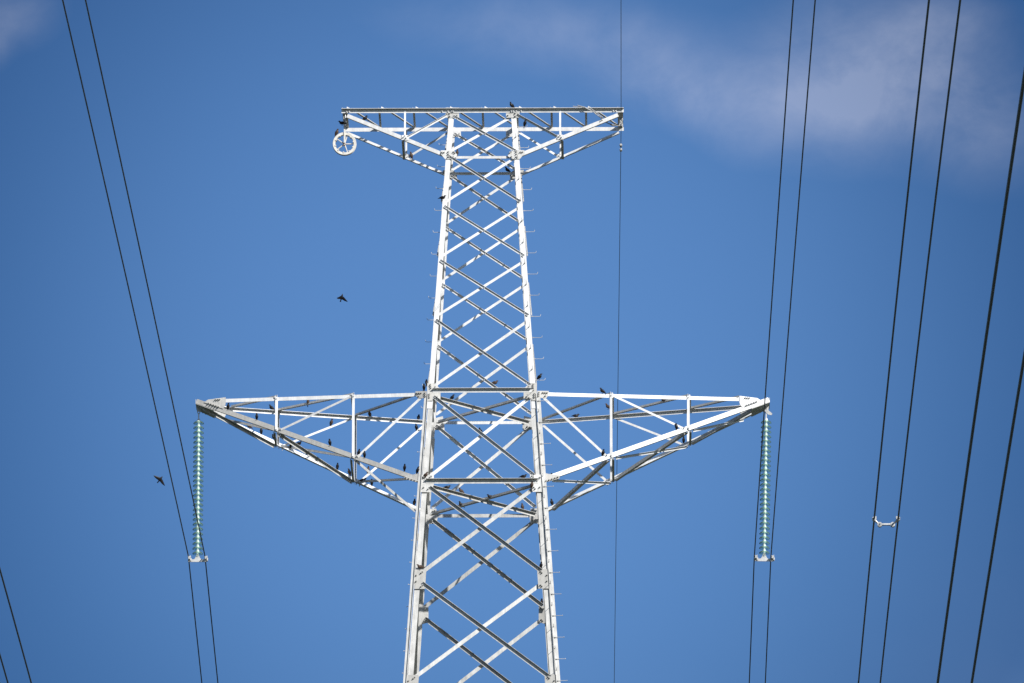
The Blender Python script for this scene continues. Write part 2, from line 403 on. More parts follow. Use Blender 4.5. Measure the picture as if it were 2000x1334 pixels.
# ------------------------------------------------------------------ the two big arms
TIP_U, TIP_V, TIP_Z = 6.91, .27, 72.635
ZU, ZL = 72.512, 70.31
def big_arm(s):
    def U(u, sv, dz=0):      # point on an upper chord
        f = (u-hu(ZU))/(TIP_U-hu(ZU)); return V(s*u, sv*(gv(ZU)+(TIP_V-gv(ZU))*f), ZU+(TIP_Z-ZU)*f+dz)
    def Lw(u, sv, dz=0):
        f = (u-hu(ZL))/(TIP_U-hu(ZL)); return V(s*u, sv*(gv(ZL)+(TIP_V-gv(ZL))*f), ZL+(TIP_Z-ZL)*f+dz)
    ra, rb = hu(ZU)+.10, hu(ZL)+.12
    ch = MB()
    arm = None
    # chords: front, back lower; front, back upper (heel outermost)
    fl = MB(); fl.angle(Lw(rb, -1, -.05), Lw(TIP_U+.03, -1, -.05), (0, 0, 1), .112, (0, 1, 0), .105, .010)
    bl = MB(); bl.angle(Lw(rb, 1, -.05), Lw(TIP_U, 1, -.05), (0, 0, 1), .105, (0, -1, 0), .105, .010)
    fu = MB(); fu.angle(U(ra, -1, .045), U(6.25, -1, .045), (0, 0, -1), .088, (0, 1, 0), .08, .009)
    bu = MB(); bu.angle(U(ra, 1, .045), U(6.45, 1, .045), (0, 0, -1), .088, (0, -1, 0), .085, .009)
    bl.v += []; 
    base = MB()
    for m in (bl, fu, bu): base.add(m.v, m.f)
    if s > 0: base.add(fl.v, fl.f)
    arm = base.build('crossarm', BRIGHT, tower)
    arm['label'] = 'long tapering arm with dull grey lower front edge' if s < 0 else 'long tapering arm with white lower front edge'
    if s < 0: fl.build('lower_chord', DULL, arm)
    for sv, n in ((-1, 'front'), (1, 'back')):
        SEG[(n, 'upper', s)] = (U(ra, sv, .045), U(6.45, sv, .045)); SEG[(n, 'lower', s)] = (Lw(rb, sv, .065), Lw(TIP_U, sv, .065))
    N1, N2 = 3.105, 4.97
    fn = lambda sv: V(0, sv, 0)
    # posts
    for u in (N1, N2):
        for sv in (-1, 1):
            dv = .016 if sv < 0 else .016
            a, b = Lw(u-.03, sv, -.02)+V(0, -dv*1.1, 0), U(u-.03, sv, .05)+V(0, -dv*1.1, 0)
            mid = a.y if sv < 0 else b.y
            brace('post', a, b, (s, 0, 0), .06, (0, 1 if sv < 0 else -1, 0), BRIGHT, arm, .006)
            SEG[('front' if sv < 0 else 'back', 'post', s, round(u))] = (a, b)
        # ties between front and back, bottom and top
        a, b = Lw(u+.02, -1, -.062)+V(0, .1, 0), Lw(u+.02, 1, -.062)-V(0, .06, 0)
        brace('tie', a, b, (s, 0, 0), .055, (0, 0, -1), WEATHER, arm, .006)
        a, b = U(u+.02, -1, .052)+V(0, .02, 0), U(u+.02, 1, .052)-V(0, .02, 0)
        brace('tie', a, b, (s, 0, 0), .05, (0, 0, 1), BRIGHT, arm, .006)
    # face diagonals
    for sv in (-1, 1):
        for (a, b, nm) in ((Lw(N2-.10, sv, .03), U(N1+.07, sv, -.0), 'outer'), (Lw(N1-.10, sv, .03), U(ra+.06, sv, -.06), 'inner')):
            off = V(0, -.018 if sv < 0 else -.02, 0)
            d = b-a; up = V(-d.z*s, 0, d.x*s).normalized()
            if up.z < 0: up = -up
            if sv < 0: a, b = a+off+up*.02, b+off+up*.02
            else: a, b = a-off+up*.02, b-off+up*.02
            brace('brace', a, b, -up, .058 if nm == 'inner' else .05, (0, 1, 0), BRIGHT, arm, .006)
            SEG[('front' if sv < 0 else 'back', 'diagonal', s, nm)] = (a, b)
    # plan bracing, top: all run the same way across the arm
    top = [(6.1, N2), (N2, N1), (N1, ra+.02)] if s < 0 else [(N2, 6.2), (N1, N2), (ra+.02, N1)]
    for ub, uf in top:
        a, b = U(ub, 1, .032)-V(0, .03, 0), U(uf, -1, .032)+V(0, .03, 0)
        d = b-a; sd_ = V(d.y, -d.x, 0).normalized()
        if sd_.y > 0: sd_ = -sd_
        brace('brace', a, b, sd_, .072, (0, 0, 1), WEATHER, arm, .006)
        SEG[('top', s, round(ub))] = (a, b)
    # plan bracing, bottom: strong one outer front to inner back, thin one the other way
    for uf, ub, dz in ((6.75, N2+.08, -.068), (N2-.06, N1+.08, -.068), (N1-.10, rb+.1, -.068)):
        a, b = Lw(uf, -1, dz)+V(0, .06, 0), Lw(ub, 1, dz)-V(0, .05, 0)
        d = b-a; sd_ = V(d.y, -d.x, 0).normalized()
        if sd_.y > 0: sd_ = -sd_
        if s < 0 and uf < 4: brace('brace', a+V(0, 0, .03), b+V(0, 0, .03), (0, 0, -1), .075, -sd_, WEATHER, arm, .007)
        elif s < 0: brace('brace', a, b, (0, 0, -1), .075, sd_, WEATHER, arm, .007, w2=.08)
        else: brace('brace', a, b, -sd_, .078, (0, 0, 1), WEATHER, arm, .007)
        SEG[('bottom', s, round(uf))] = (a, b)
    for ub, uf, dz in ((6.3, N2+.1, -.05), (N2-.05, N1+.1, -.05), (N1-.05, rb+.12, -.05)):
        a, b = Lw(ub, 1, dz)-V(0, .07, 0), Lw(uf, -1, dz)+V(0, .07, 0)
        d = b-a; sd_ = V(d.y, -d.x, 0).normalized()
        if sd_.y > 0: sd_ = -sd_
        brace('brace', a, b, sd_, .06, (0, 0, 1) if s < 0 else (0, 0, -1), BRIGHT if s > 0 else WEATHER, arm, .006)
        SEG[('thin', s, round(ub))] = (a, b)
    # plates where the arm meets the legs, front
    def on(pt, dv=-.014):    # the arm's slanting front face
        def f(u, z):
            w = abs(u); k = (w-hu(ZU))/(TIP_U-hu(ZU)); vu = gv(ZU)+(TIP_V-gv(ZU))*k
            kl = (w-hu(ZL))/(TIP_U-hu(ZL)); vl = gv(ZL)+(TIP_V-gv(ZL))*kl
            zu, zl = ZU+(TIP_Z-ZU)*k, ZL+(TIP_Z-ZL)*kl
            t = 0 if zu-zl < .05 else max(0, min(1, (z-zl)/(zu-zl))); return -(vl+(vu-vl)*t)+dv
        return f
    A = on(0)
    z = ZU; h = hu(z)
    gusset(arm, mirror([(h+.035, z+.075), (h+.31, z+.085), (h+.31, z-.01), (h+.25, z-.10), (h+.035, z-.10)], s), A,
           bolts=mirror([(h+.27, z+.035), (h+.22, z+.035), (h+.17, z+.035), (h+.23, z-.045), (h+.075, z+.03), (h+.07, z-.015), (h+.065, z-.06)], s))
    z = ZL; h = hu(z)
    gusset(arm, mirror([(h+.035, z+.19), (h+.17, z+.17), (h+.42, z+.15), (h+.42, z+.07), (h+.05, z-.06), (h+.035, z-.06)], s), A,
           bolts=mirror([(h+.38+.0-k*.07, z+.10-k*.028) for k in range(5)], s))
    # tip plate
    gusset(arm, mirror([(6.21, 72.70), (6.64, 72.665), (6.74, 72.60), (6.27, 72.41), (6.21, 72.52)], s), on(0, -.016),
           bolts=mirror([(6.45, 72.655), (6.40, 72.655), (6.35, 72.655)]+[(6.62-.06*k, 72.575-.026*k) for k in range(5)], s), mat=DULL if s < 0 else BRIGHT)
    gusset(arm, mirror([(6.21, 72.70), (6.64, 72.665), (6.74, 72.60), (6.27, 72.41), (6.21, 72.52)], s), lambda u, z: -on(0, 0)(u, z)-.012, mat=WEATHER)
    # bottom plate and hanger lug at the tip
    mb = MB(); zt = Lw(6.75, 1, -.066).z
    q = lambda u, sv, dz=0: Lw(u, sv, -.069)+V(0, sv*.02, 0)
    mb.plate([q(6.50, -1), q(6.94, -1), q(6.94, 1), q(6.50, 1)], (0, 0, 1), .012)
    mb.plate([Lw(6.935, -1, -.06), Lw(6.935, 1, -.06), Lw(6.935, 1, .05), Lw(6.935, -1, .05)], (s, 0, 0), .012)
    for sv in (-1, 1):
        for k in range(3): mb.bolt(Lw(6.86-.07*k, sv*.7, -.078), (0, 0, -1), .016, .016, .035)
    mb.build('tip_plate', WEATHER, arm)
    mb = MB()      # lug
    e = V(s*6.875, 0, TIP_Z-.08)
    mb.plate([e+V(-.05, 0, .02), e+V(.05, 0, .02), e+V(.035, 0, -.10), e+V(-.035, 0, -.10)], (0, 1, 0), .02)
    if s > 0: mb.plate([e+V(0, -.03, -.02), e+V(.02, -.03, -.10), e+V(.10, -.03, -.17), e+V(.13, -.03, -.20), e+V(.11, -.03, -.235), e+V(.03, -.03, -.22), e+V(-.03, -.03, -.16)], (0, 1, 0), .016)
    mb.build('hanger_lug', ALU, arm)
    # node stubs standing above the upper chord
    st = MB()
    for u in (N1, N2):
        st.box(U(u-.01, -1, .075)+V(0, .03, 0), (.004, .03, .035)); st.box(U(u+.03*1, -1, .065)+V(0, .03, 0), (.018, .004, .025))
    st.build('tie_end', BRIGHT, arm)
    # bolt heads under the lower chord nodes
    bb = MB()
    for u in (N1, N2):
        for sv in (-1, 1):
            for du in (-.10, -.02, .06):
                bb.bolt(Lw(u+du, sv, -.068)+V(0, -sv*.05, 0), (0, 0, -1), .016, .016, .04)
            bb.bolt(Lw(u, sv, .0)+V(0, -.03, 0), (0, -1, 0), .016, .016, .03); bb.bolt(U(u, sv, .0)+V(0, -.03, 0), (0, -1, 0), .015, .014, .028)
            bb.bolt(Lw(u-.1, sv, .05)+V(0, -.03, 0), (0, -1, 0), .016, .016, .03)
    bb.build('node_bolt', WEATHER, arm)
    return arm
ARM = {s: big_arm(s) for s in (-1, 1)}

# ------------------------------------------------------------------ top arm
def top_arm():
    zt = 79.845; E = 3.41; d0 = .76; bw = .098
    mb = MB()
    # long level beams: heel at the top edge, flat leg hanging, upper leg toward the camera
    mb.angle(V(-E-.02, -d0-.02, zt), V(E+.02, -d0-.02, zt), (0, 0, -1), bw, (0, -1, 0), bw, .009)
    mb.angle(V(-E+.02, d0-.02, zt-.02), V(E+.02, d0-.02, zt-.02), (0, 0, -1), .095, (0, 1, 0), .095, .009)
    root, re = hu(78.66)+.03, 3.33
    def lowp(u, sv):
        f = (u-root)/(re-root); return (sv*(gv(78.66)+(d0-gv(78.66))*f), 78.655+(79.70-78.655)*f)
    def LP(s, u, sv, dv=0, dz=0): v, z = lowp(u, sv); return V(s*u, v+dv, z+dz)
    for s in (-1, 1):
        mb.angle(LP(s, root, -1, .0, -.04), LP(s, re-.02, -1, .0, -.04), (0, 0, 1), .092, (0, 1, 0), .075, .008)
        mb.angle(LP(s, root, 1, 0, -.045), LP(s, re, 1, 0, -.045), (0, 0, 1), .075, (0, -1, 0), .075, .008)
    arm = mb.build('crossarm', BRIGHT, tower); arm['label'] = 'level flat-topped arm at the very top'
    SEG[('front', 'beam')] = (V(-E, -d0-.07, zt), V(E, -d0-.07, zt)); SEG[('back', 'beam')] = (V(-E, d0, zt-.02), V(E, d0, zt-.02))
    for s in (-1, 1):
        SEG[('front', 'low', s)] = (LP(s, root, -1, .03, .05), LP(s, re, -1, .03, .05)); SEG[('back', 'low', s)] = (LP(s, root, 1, -.03, .03), LP(s, re, 1, -.03, .03))
    # ties front to back and plan diagonals
    st = .8375
    for k in range(-4, 5):
        u = k*st; wd = .13 if abs(k) == 4 else .052
        uo = u-(wd/2)
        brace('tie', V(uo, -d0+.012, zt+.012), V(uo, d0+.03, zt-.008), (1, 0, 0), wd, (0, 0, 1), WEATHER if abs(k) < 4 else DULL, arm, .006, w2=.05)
        if k < 4:
            a, b = V(u+.16, -d0+.01, zt-.012), V(u+st-.04, d0-.03, zt-.03)
            dd = b-a; sdv = V(dd.y, -dd.x, 0).normalized()
            if sdv.y > 0: sdv = -sdv
            brace('brace', a, b, sdv, .055, (0, 0, 1), WEATHER, arm, .006)
            tb = MB(); tb.plate([V(u+.05, -d0-.05, zt+.01), V(u+.14, -d0-.05, zt+.012), V(u+.05, -d0-.05, zt+.06)], (0, 1, 0), .006); tb.build('tie_end', BRIGHT, arm)
    for s in (-1, 1):
        um = 1.885
        for sv in (-1, 1):
            v, z = lowp(um, sv)
            brace('post', V(s*um-.022, sv*d0-.034 if sv < 0 else d0+.006, zt-.03), V(s*um-.022, v-.014, z), (1, 0, 0), .045, (0, 1, 0), BRIGHT, arm, .006)
            a = V(s*(um-.07), v-.012 if sv < 0 else v+.02, z+.05); b = V(s*(hu(79.69)+.04), -d0-.012 if sv < 0 else d0+.02, 79.69 if sv < 0 else 79.72)
            d = b-a; up = V(-d.z, 0, d.x)
            if up.z < 0: up = -up
            # on the front, this one shows its dark outstanding leg; on the back it lies flat
            brace('brace', a+up.normalized()*.02, b+up.normalized()*.02, -up, .05, (0, -1 if (sv < 0) else 1, 0), BRIGHT, arm, .006)
            gusset(arm, [(s*um-.07, z+.10), (s*um+.07, z+.10), (s*um+.09, z-.02), (s*um-.09, z-.02)], v-.012 if sv < 0 else v+.012,
                   bolts=[(s*um-.03, z+.05), (s*um+.03, z+.03), (s*um, z+.08)], mat=BRIGHT)
        a, b = LP(s, um+.02, -1, .02, -.052), LP(s, um+.02, 1, 0, -.055)
        brace('tie', a, b, (s, 0, 0), .06, (0, 0, 1), DULL, arm, .007)
    bb = MB()
    for u in (-3.30, -3.24, 3.18, 3.24, -.98, -.84, -.75, -.71, .70, .75, .82, .94):
        bb.bolt(V(u, -d0-.031, zt-.066), (0, -1, 0), .018, .02, .04)
    bb.build('node_bolt', BRIGHT, arm)
    return arm
TOP = top_arm()

# ------------------------------------------------------------------ glass insulators
def glass():
    """thin toughened glass: lets the sky through with a green cast, deeper at the rim, sparkles a little"""
    m, nt, P = mat_base('green_glass'); N = nt.nodes.new; L = nt.links.new; out = nt.nodes['Material Output']
    lwt = N('ShaderNodeLayerWeight'); lwt.inputs[0].default_value = .35
    rmp = N('ShaderNodeValToRGB'); L(lwt.outputs['Facing'], rmp.inputs[0])
    rmp.color_ramp.elements[0].position = .25; rmp.color_ramp.elements[0].color = (.88, .97, .94, 1)
    rmp.color_ramp.elements[1].position = .95; rmp.color_ramp.elements[1].color = (.38, .68, .65, 1)
    tr = N('ShaderNodeBsdfTransparent'); L(rmp.outputs[0], tr.inputs[0])
    tl = N('ShaderNodeBsdfTranslucent'); tl.inputs[0].default_value = (.46, .68, .58, 1)
    df = N('ShaderNodeBsdfDiffuse'); df.inputs[0].default_value = (.36, .55, .47, 1)
    gl = N('ShaderNodeBsdfGlossy'); gl.inputs[0].default_value = (.9, .95, .92, 1); gl.inputs['Roughness'].default_value = .06
    a = N('ShaderNodeMixShader'); a.inputs[0].default_value = .5; L(tl.outputs[0], a.inputs[1]); L(df.outputs[0], a.inputs[2])
    n = N('ShaderNodeTexNoise'); n.inputs['Scale'].default_value = 12
    mr = N('ShaderNodeMapRange'); L(n.outputs[0], mr.inputs[0]); mr.inputs[3].default_value = .18; mr.inputs[4].default_value = .32
    b = N('ShaderNodeMixShader'); L(mr.outputs[0], b.inputs[0]); L(tr.outputs[0], b.inputs[1]); L(a.outputs[0], b.inputs[2])
    lw = N('ShaderNodeFresnel'); lw.inputs[0].default_value = 1.16
    c = N('ShaderNodeMixShader'); L(lw.outputs[0], c.inputs[0]); L(b.outputs[0], c.inputs[1]); L(gl.outputs[0], c.inputs[2])
    L(c.outputs[0], out.inputs[0])
    return m
GLASS = glass()
def insulator_string(u, z_top, tilt, label):
    root = empty('insulator_string', T(u, 0, z_top), TYAW); root.rotation_euler = (0, tilt, TYAW)
    tag(root, label, 'insulator', 'glass insulator strings hanging from the big arm tips')
    n, sp = 28, .1205
    sh = MB()     # toughened glass shed: domed shell with ribs below
    sh.lathe([(.034, -.006), (.06, -.012), (.092, -.026), (.114, -.044), (.1255, -.062), (.1275, -.070), (.124, -.074), (.117, -.070), (.104, -.054), (.085, -.038), (.058, -.026), (.034, -.022)], 32, closed=True)
    cp = MB()     # zinc cap with its socket, pin below
    cp.lathe([(.004, .048), (.022, .047), (.031, .038), (.033, .022), (.040, .006), (.047, -.010), (.047, -.020), (.033, -.028), (.026, -.040), (.014, -.060), (.011, -.079), (.004, -.080)], 18)
    d0 = c0 = None
    for k in range(n):
        z = -.255-k*sp
        if d0 is None:
            d0 = sh.build('glass_shed', GLASS, root, (0, 0, z)); c0 = cp.build('metal_cap', CAPM, d0); d = d0
        else:
            d = d0.copy(); COL.objects.link(d); d.parent = root; d.location = (0, 0, z)
            c = c0.copy(); COL.objects.link(c); c.parent = d
    mb = MB()     # shackle and link at the top
    mb.tube([(-.028, 0, .02), (-.03, 0, -.03), (-.02, 0, -.065), (0, 0, -.075), (.02, 0, -.065), (.03, 0, -.03), (.028, 0, .02)], .011, 8)
    mb.cyl((-.045, 0, .0), (.045, 0, 0), .012, 8); mb.box((0, 0, -.14), (.014, .022, .075)); mb.cyl((0, -.035, -.09), (0, .035, -.09), .011, 8)
    mb.build('shackle', ALU, root)
    zb = -.255-(n-1)*sp-.08
    mb = MB()     # yoke plate
    mb.plate([V(x, 0, zb+z) for x, z in ((-.03, .0), (.03, .0), (.045, -.06), (.075, -.115), (.10, -.125), (.215, -.125), (.235, -.15), (.235, -.175), (.21, -.19), (-.21, -.19), (-.235, -.175), (-.235, -.15), (-.215, -.125), (-.10, -.125), (-.075, -.115), (-.045, -.06))], (0, 1, 0), .022)
    mb.cyl((0, -.03, zb-.045), (0, .03, zb-.045), .016, 8); mb.box((0, 0, zb+.02), (.02, .02, .03))
    mb.build('yoke_plate', ALU, root)
    for s in (-1, 1):       # boat-shaped suspension clamps
        mb = MB(); x = s*.2
        rings = []
        for t, r, dz in ((-.16, .020, -.012), (-.11, .030, 0), (-.05, .036, .004), (0, .038, .006), (.05, .036, .004), (.11, .030, 0), (.16, .020, -.012)):
            rings.append([V(x+r*1.0*cos(a), t, zb-.115+dz+r*1.15*sin(a)) for a in [2*pi*j/10 for j in range(10)]])
        mb.loft(rings)
        mb.box((x, -.035, zb-.072), (.022, .028, .014)); mb.box((x, .035, zb-.072), (.022, .028, .014))
        for q in (-.045, .045):
            for dx in (-.028, .028): mb.bolt((x+dx, q, zb-.085), (0, 0, 1), .013, .02, .05)
        mb.plate([V(x+.03, -.02, zb-.09), V(x+.055, -.02, zb-.10), V(x+.05, -.02, zb-.17), V(x+.02, -.02, zb-.17)], (0, 1, 0), .02)
        mb.cyl((x+.035, -.06, zb-.155), (x+.035, .05, zb-.155), .013, 8)
        mb.build('suspension_clamp', ALU, root)
    return root
INS_L = insulator_string(-6.875, 72.48, 0, 'string of green glass discs hanging from the left arm with the grey lower edge')
INS_R = insulator_string(6.86, 72.46, radians(1.15), 'string of green glass discs hanging from the right arm, crossed by a near wire')

# ------------------------------------------------------------------ wires
def wire(name, pts, r, label, group, cat='power line', mat=WIRE):
    mb = MB(); mb.tube(pts, r, 10); o = mb.build(name, mat); tag(o, label, cat, group); return o
def curve(a, b, s0, s1, n=70):
    return [b(s0+(s1-s0)*i/n) for i in range(n+1)]
lat = V(cos(TYAW), sin(TYAW), 0)
def half(anchor, b, d, e): return lambda s: V(anchor[0]+b*s, anchor[1]+s, anchor[2]+d*s+e*s*s)
CL = V(-7.605, 263.27, 68.85); CR = V(6.04, 263.127, 68.788)
def pair(front, back, s0, s1, label_a, label_b, group, r=.0145, n=90):
    for side, lb in ((-1, label_a), (1, label_b)):
        pts = [front(s0+(0-s0)*i/n) for i in range(n)]+[front(0)] + ([back(s1*(i+1)/n) for i in range(n)] if back else [front(s1*(i+1)/n) for i in range(n)])
        wire('conductor', [p+lat*(.2*side) for p in pts], r, lb, group)
pair(half(CL, .000731, .11728, -5.05e-5), half(CL, .0072, -.08, .0002), -190, 160,
     'left wire of the pair clamped under the left insulator string', 'right wire of the pair clamped under the left insulator string', 'twin wires clamped under the insulators')
pair(half(CR, .0106, .09061, -1.008e-4), half(CR, .0074, -.08, .0002), -190, 160,
     'left wire of the pair clamped under the right insulator string, crossing the arm tip', 'right wire of the pair clamped under the right insulator string', 'twin wires clamped under the insulators')
Pf = lambda s: V(6.017407+.01612117*s, 167.4495+s, 47.408962+.1010536*s-2.24652e-4*s*s)
pair(Pf, None, -120, 96, 'left wire of the pair joined by the white spacer', 'right wire of the pair joined by the white spacer', 'twin wires joined by a spacer', .0155)
Qf = lambda s: V(5.01398+.0174374*s, 118.178+s, 31.959+.0960573*s-1.95484e-4*s*s)
pair(Qf, None, -100, 145, 'left of the two thickest, nearest wires at the right edge', 'right of the two thickest, nearest wires, in the lower right corner', 'thick near wires at the right edge', .0165)
Bf = lambda s: V(-8.437+.0011*s, 187.624+s, 47.311+.08*s-2e-4*s*s)
pair(Bf, None, -130, 75, 'short piece of wire in the bottom left corner, the lower one', 'wire crossing the bottom left corner, the upper one', 'wires in the bottom left corner')
# earth wire on the top arm
G = T(3.365, 0, 79.62)
gw = [half(G, .0097, .08, 0)(-150+150*i/60) for i in range(61)]+[half(G, .0048, -.08, .0002)(160*(i+1)/80) for i in range(80)]
wire('earth_wire', gw, .0075, 'single thin wire running down from the right end of the top arm', None, 'power line')

# spacer on the twin wires
def spacer():
    t = 15.0
    c = Pf(t); root = empty('line_spacer', c, TYAW)
    tag(root, 'small white spacer bar bridging two wires on the right', 'spacer')
    for s in (-1, 1):
        mb = MB(); x = .2*s
        mb.cyl((x, -.045, -.0), (x, .045, .0), .034, 12)
        mb.box((x-.018*s, 0, .012), (.018, .032, .030)); mb.bolt((x+.02*s, -.05, .0), (0, -1, 0), .014)
        a = V(x, 0, -.01); b = V(s*.108, 0, -.098)
        mb.tube([a, a.lerp(b, .5), b], [.024, .017, .020], 10)
        mb.build('clamp_arm', ALU, root)
        hb = MB(); hb.cyl((s*.108, -.035, -.098), (s*.108, .035, -.098), .040, 18); hb.cyl((s*.108, -.042, -.098), (s*.108, -.03, -.098), .026, 14)
        h = hb.build('pivot', ALU, root)
        db = MB(); db.cyl((s*.108, -.05, -.098), (s*.108, -.04, -.098), .012, 10); db.build('pivot_bolt', BLACKM, h)
    mb = MB(); mb.tube([(-.09, 0, -.095), (0, 0, -.092), (.09, 0, -.095)], [.022, .019, .022], 10); mb.box((0, -.008, -.093), (.08, .018, .012)); mb.build('bar', ALU, root)
spacer()

# earth wire hardware at the right end of the top arm
def earth_fitting():
    root = empty('suspension_fitting', T(3.365, 0, 79.80), TYAW)
    tag(root, 'bright shackle and clamp holding the thin wire at the right end of the top arm', 'clamp')
    mb = MB(); mb.tube([(-.03, 0, .04), (-.035, 0, -.02), (0, 0, -.05), (.035, 0, -.02), (.03, 0, .04)], .012, 8); mb.cyl((-.05, 0, .0), (.05, 0, 0), .013, 8)
    mb.build('shackle', ALU, root)
    mb = MB(); mb.box((0, 0, -.09), (.03, .016, .05)); mb.cyl((0, -.03, -.06), (0, .03, -.06), .018, 10); mb.cyl((0, -.03, -.115), (0, .03, -.115), .018, 10)
    mb.build('link', ALU, root)
    mb = MB()
    mb.loft([[V(r*cos(a), t, -.18+dz+r*sin(a)) for a in [2*pi*j/10 for j in range(10)]] for t, r, dz in ((-.13, .012, -.01), (-.08, .03, 0), (0, .036, 0), (.08, .03, 0), (.13, .012, -.012))])
    for x in (-.04, .04): mb.plate([V(x, -.03, -.21), V(x, .03, -.21), V(x, .02, -.11), V(x, -.02, -.11)], (1, 0, 0), .012)
    for q in (-.05, .05): mb.bolt((.02, q, -.155), (0, 0, 1), .012, .02, .05)
    mb.build('suspension_clamp', ALU, root)
earth_fitting()
def damper():
    p = half(G, .0048, -.08, .0002)(1.25); root = empty('vibration_damper', p, TYAW)
    tag(root, 'small dumbbell damper on the thin wire just below the top arm end', 'damper')
    mb = MB(); mb.box((0, 0, -.02), (.018, .025, .04)); mb.build('clamp', ALU, root)
    mb = MB(); mb.tube([(0, -.19, -.07), (0, -.1, -.062), (0, 0, -.06), (0, .1, -.062), (0, .19, -.07)], .006, 8); mb.build('messenger_cable', ALU, root)
    for s in (-1, 1):
        mb = MB(); mb.loft([[V(r*cos(a), s*t, -.07+r*sin(a)) for a in [2*pi*j/12 for j in range(12)]] for t, r in ((.12, .018), (.13, .03), (.2, .036), (.25, .034), (.265, .02))]); mb.build('weight', ALU, root)
damper()
def earthing():
    pts = [T(2.22, -.80, 79.858), T(2.34, -.82, 79.859), T(2.47, -.87, 79.852), T(2.60, -.90, 79.79), T(2.75, -.90, 79.69), T(2.90, -.86, 79.615), T(3.02, -.6, 79.55), T(3.16, -.3, 79.55), T(3.29, -.1, 79.61), T(3.34, 0, 79.64)]
    out = []
    for i in range(len(pts)-1):
        p0, p1, p2, p3 = pts[max(i-1, 0)], pts[i], pts[i+1], pts[min(i+2, len(pts)-1)]
        for k in range(8):
            t = k/8; out.append(.5*((2*p1)+(p2-p0)*t+(2*p0-5*p1+4*p2-p3)*t*t+(3*p1-3*p2+p0-p3)*t**3))
    out.append(pts[-1]); mb = MB(); mb.tube(out, .010, 8); o = mb.build('earthing_cable', ALU)
    tag(o, 'pale loose cable drooping from the beam to the right end of the top arm', 'cable')
earthing()

# ------------------------------------------------------------------ stringing block on the left end of the top arm
def stringing_block():
    R = .288; c = T(-3.36, -.45, 79.062)
    root = empty('stringing_block', c, TYAW)
    tag(root, 'white spoked pulley wheel hanging from the left end of the top arm', 'pulley')
    Rm = lambda m: m
    # wheel axis along y
    mb = MB(); n = 48
    prof = [(R-.064, -.044), (R-.006, -.048), (R, -.042), (R-.006, -.030), (R-.030, -.012), (R-.034, .0), (R-.030, .012), (R-.006, .030), (R, .042), (R-.006, .048), (R-.064, .044)]
    rings = [[V(r*cos(2*pi*j/n), y, r*sin(2*pi*j/n)) for j in range(n)] for r, y in prof]; rings.append(rings[0]); mb.loft(rings, False)
    rim = mb.build('rim', RUBBER, root)
    mb = MB()
    for k in range(10):
        a = 2*pi*(k+.35)/10; q = V((R-.066)*cos(a), 0, (R-.066)*sin(a)); mb.cyl(q+V(0, -.062, 0), q+V(0, .062, 0), .017, 10)
    mb.build('rim_bolt', RUBBER, rim)
    for k in range(5):
        a = radians(1+72*k); d = V(cos(a), 0, sin(a)); mb = MB()
        mb.tube([d*.03, d*(R-.06)], [.016, .011], 8); mb.build('spoke', RUBBER, root)
    mb = MB(); mb.cyl((0, -.05, 0), (0, .05, 0), .035, 16); mb.build('hub', REDM, root)
    mb = MB(); mb.cyl((0, -.085, 0), (0, .085, 0), .014, 10); mb.build('axle', BLACKM, root)
    for y in (-.066, .066):
        mb = MB(); mb.box((.004, y, .21), (.021, .006, .245)); mb.build('strap', RUBBER if y < 0 else ALU, root)
    mb = MB(); mb.box((.004, 0, .45), (.03, .08, .02)); mb.tube([(.0, 0, .46), (-.02, 0, .50), (-.035, 0, .535), (-.03, 0, .57), (0, 0, .585), (.03, 0, .57), (.04, 0, .54)], .012, 8); mb.build('hook', ALU, root)
    mb = MB(); mb.tube([(.022*cos(q), .0, .675+.10*sin(q)) for q in [2*pi*j/16 for j in range(17)]], .010, 8, False); mb.build('link', ALU, root)
stringing_block()
#BIRDS
# ------------------------------------------------------------------ birds
def plumage(name, c0, c1, rough=.45):
    m, nt, P = mat_base(name); N = nt.nodes.new; L = nt.links.new
    tc = N('ShaderNodeTexCoord'); n = N('ShaderNodeTexNoise'); n.inputs['Scale'].default_value = 60; n.inputs['Detail'].default_value = 3; L(tc.outputs['Object'], n.inputs['Vector'])
    r = N('ShaderNodeValToRGB'); L(n.outputs[0], r.inputs[0])
    r.color_ramp.elements[0].position = .38; r.color_ramp.elements[0].color = (*c0, 1); r.color_ramp.elements[1].position = .68; r.color_ramp.elements[1].color = (*c1, 1)
    L(r.outputs[0], P.inputs['Base Color']); P.inputs['Roughness'].default_value = rough; P.inputs['Specular IOR Level'].default_value = .22
    return m
DARKB = plumage('dark_plumage', (.004, .004, .006), (.015, .013, .014))
BROWNB = plumage('brown_plumage', (.035, .022, .016), (.11, .075, .058), .6)

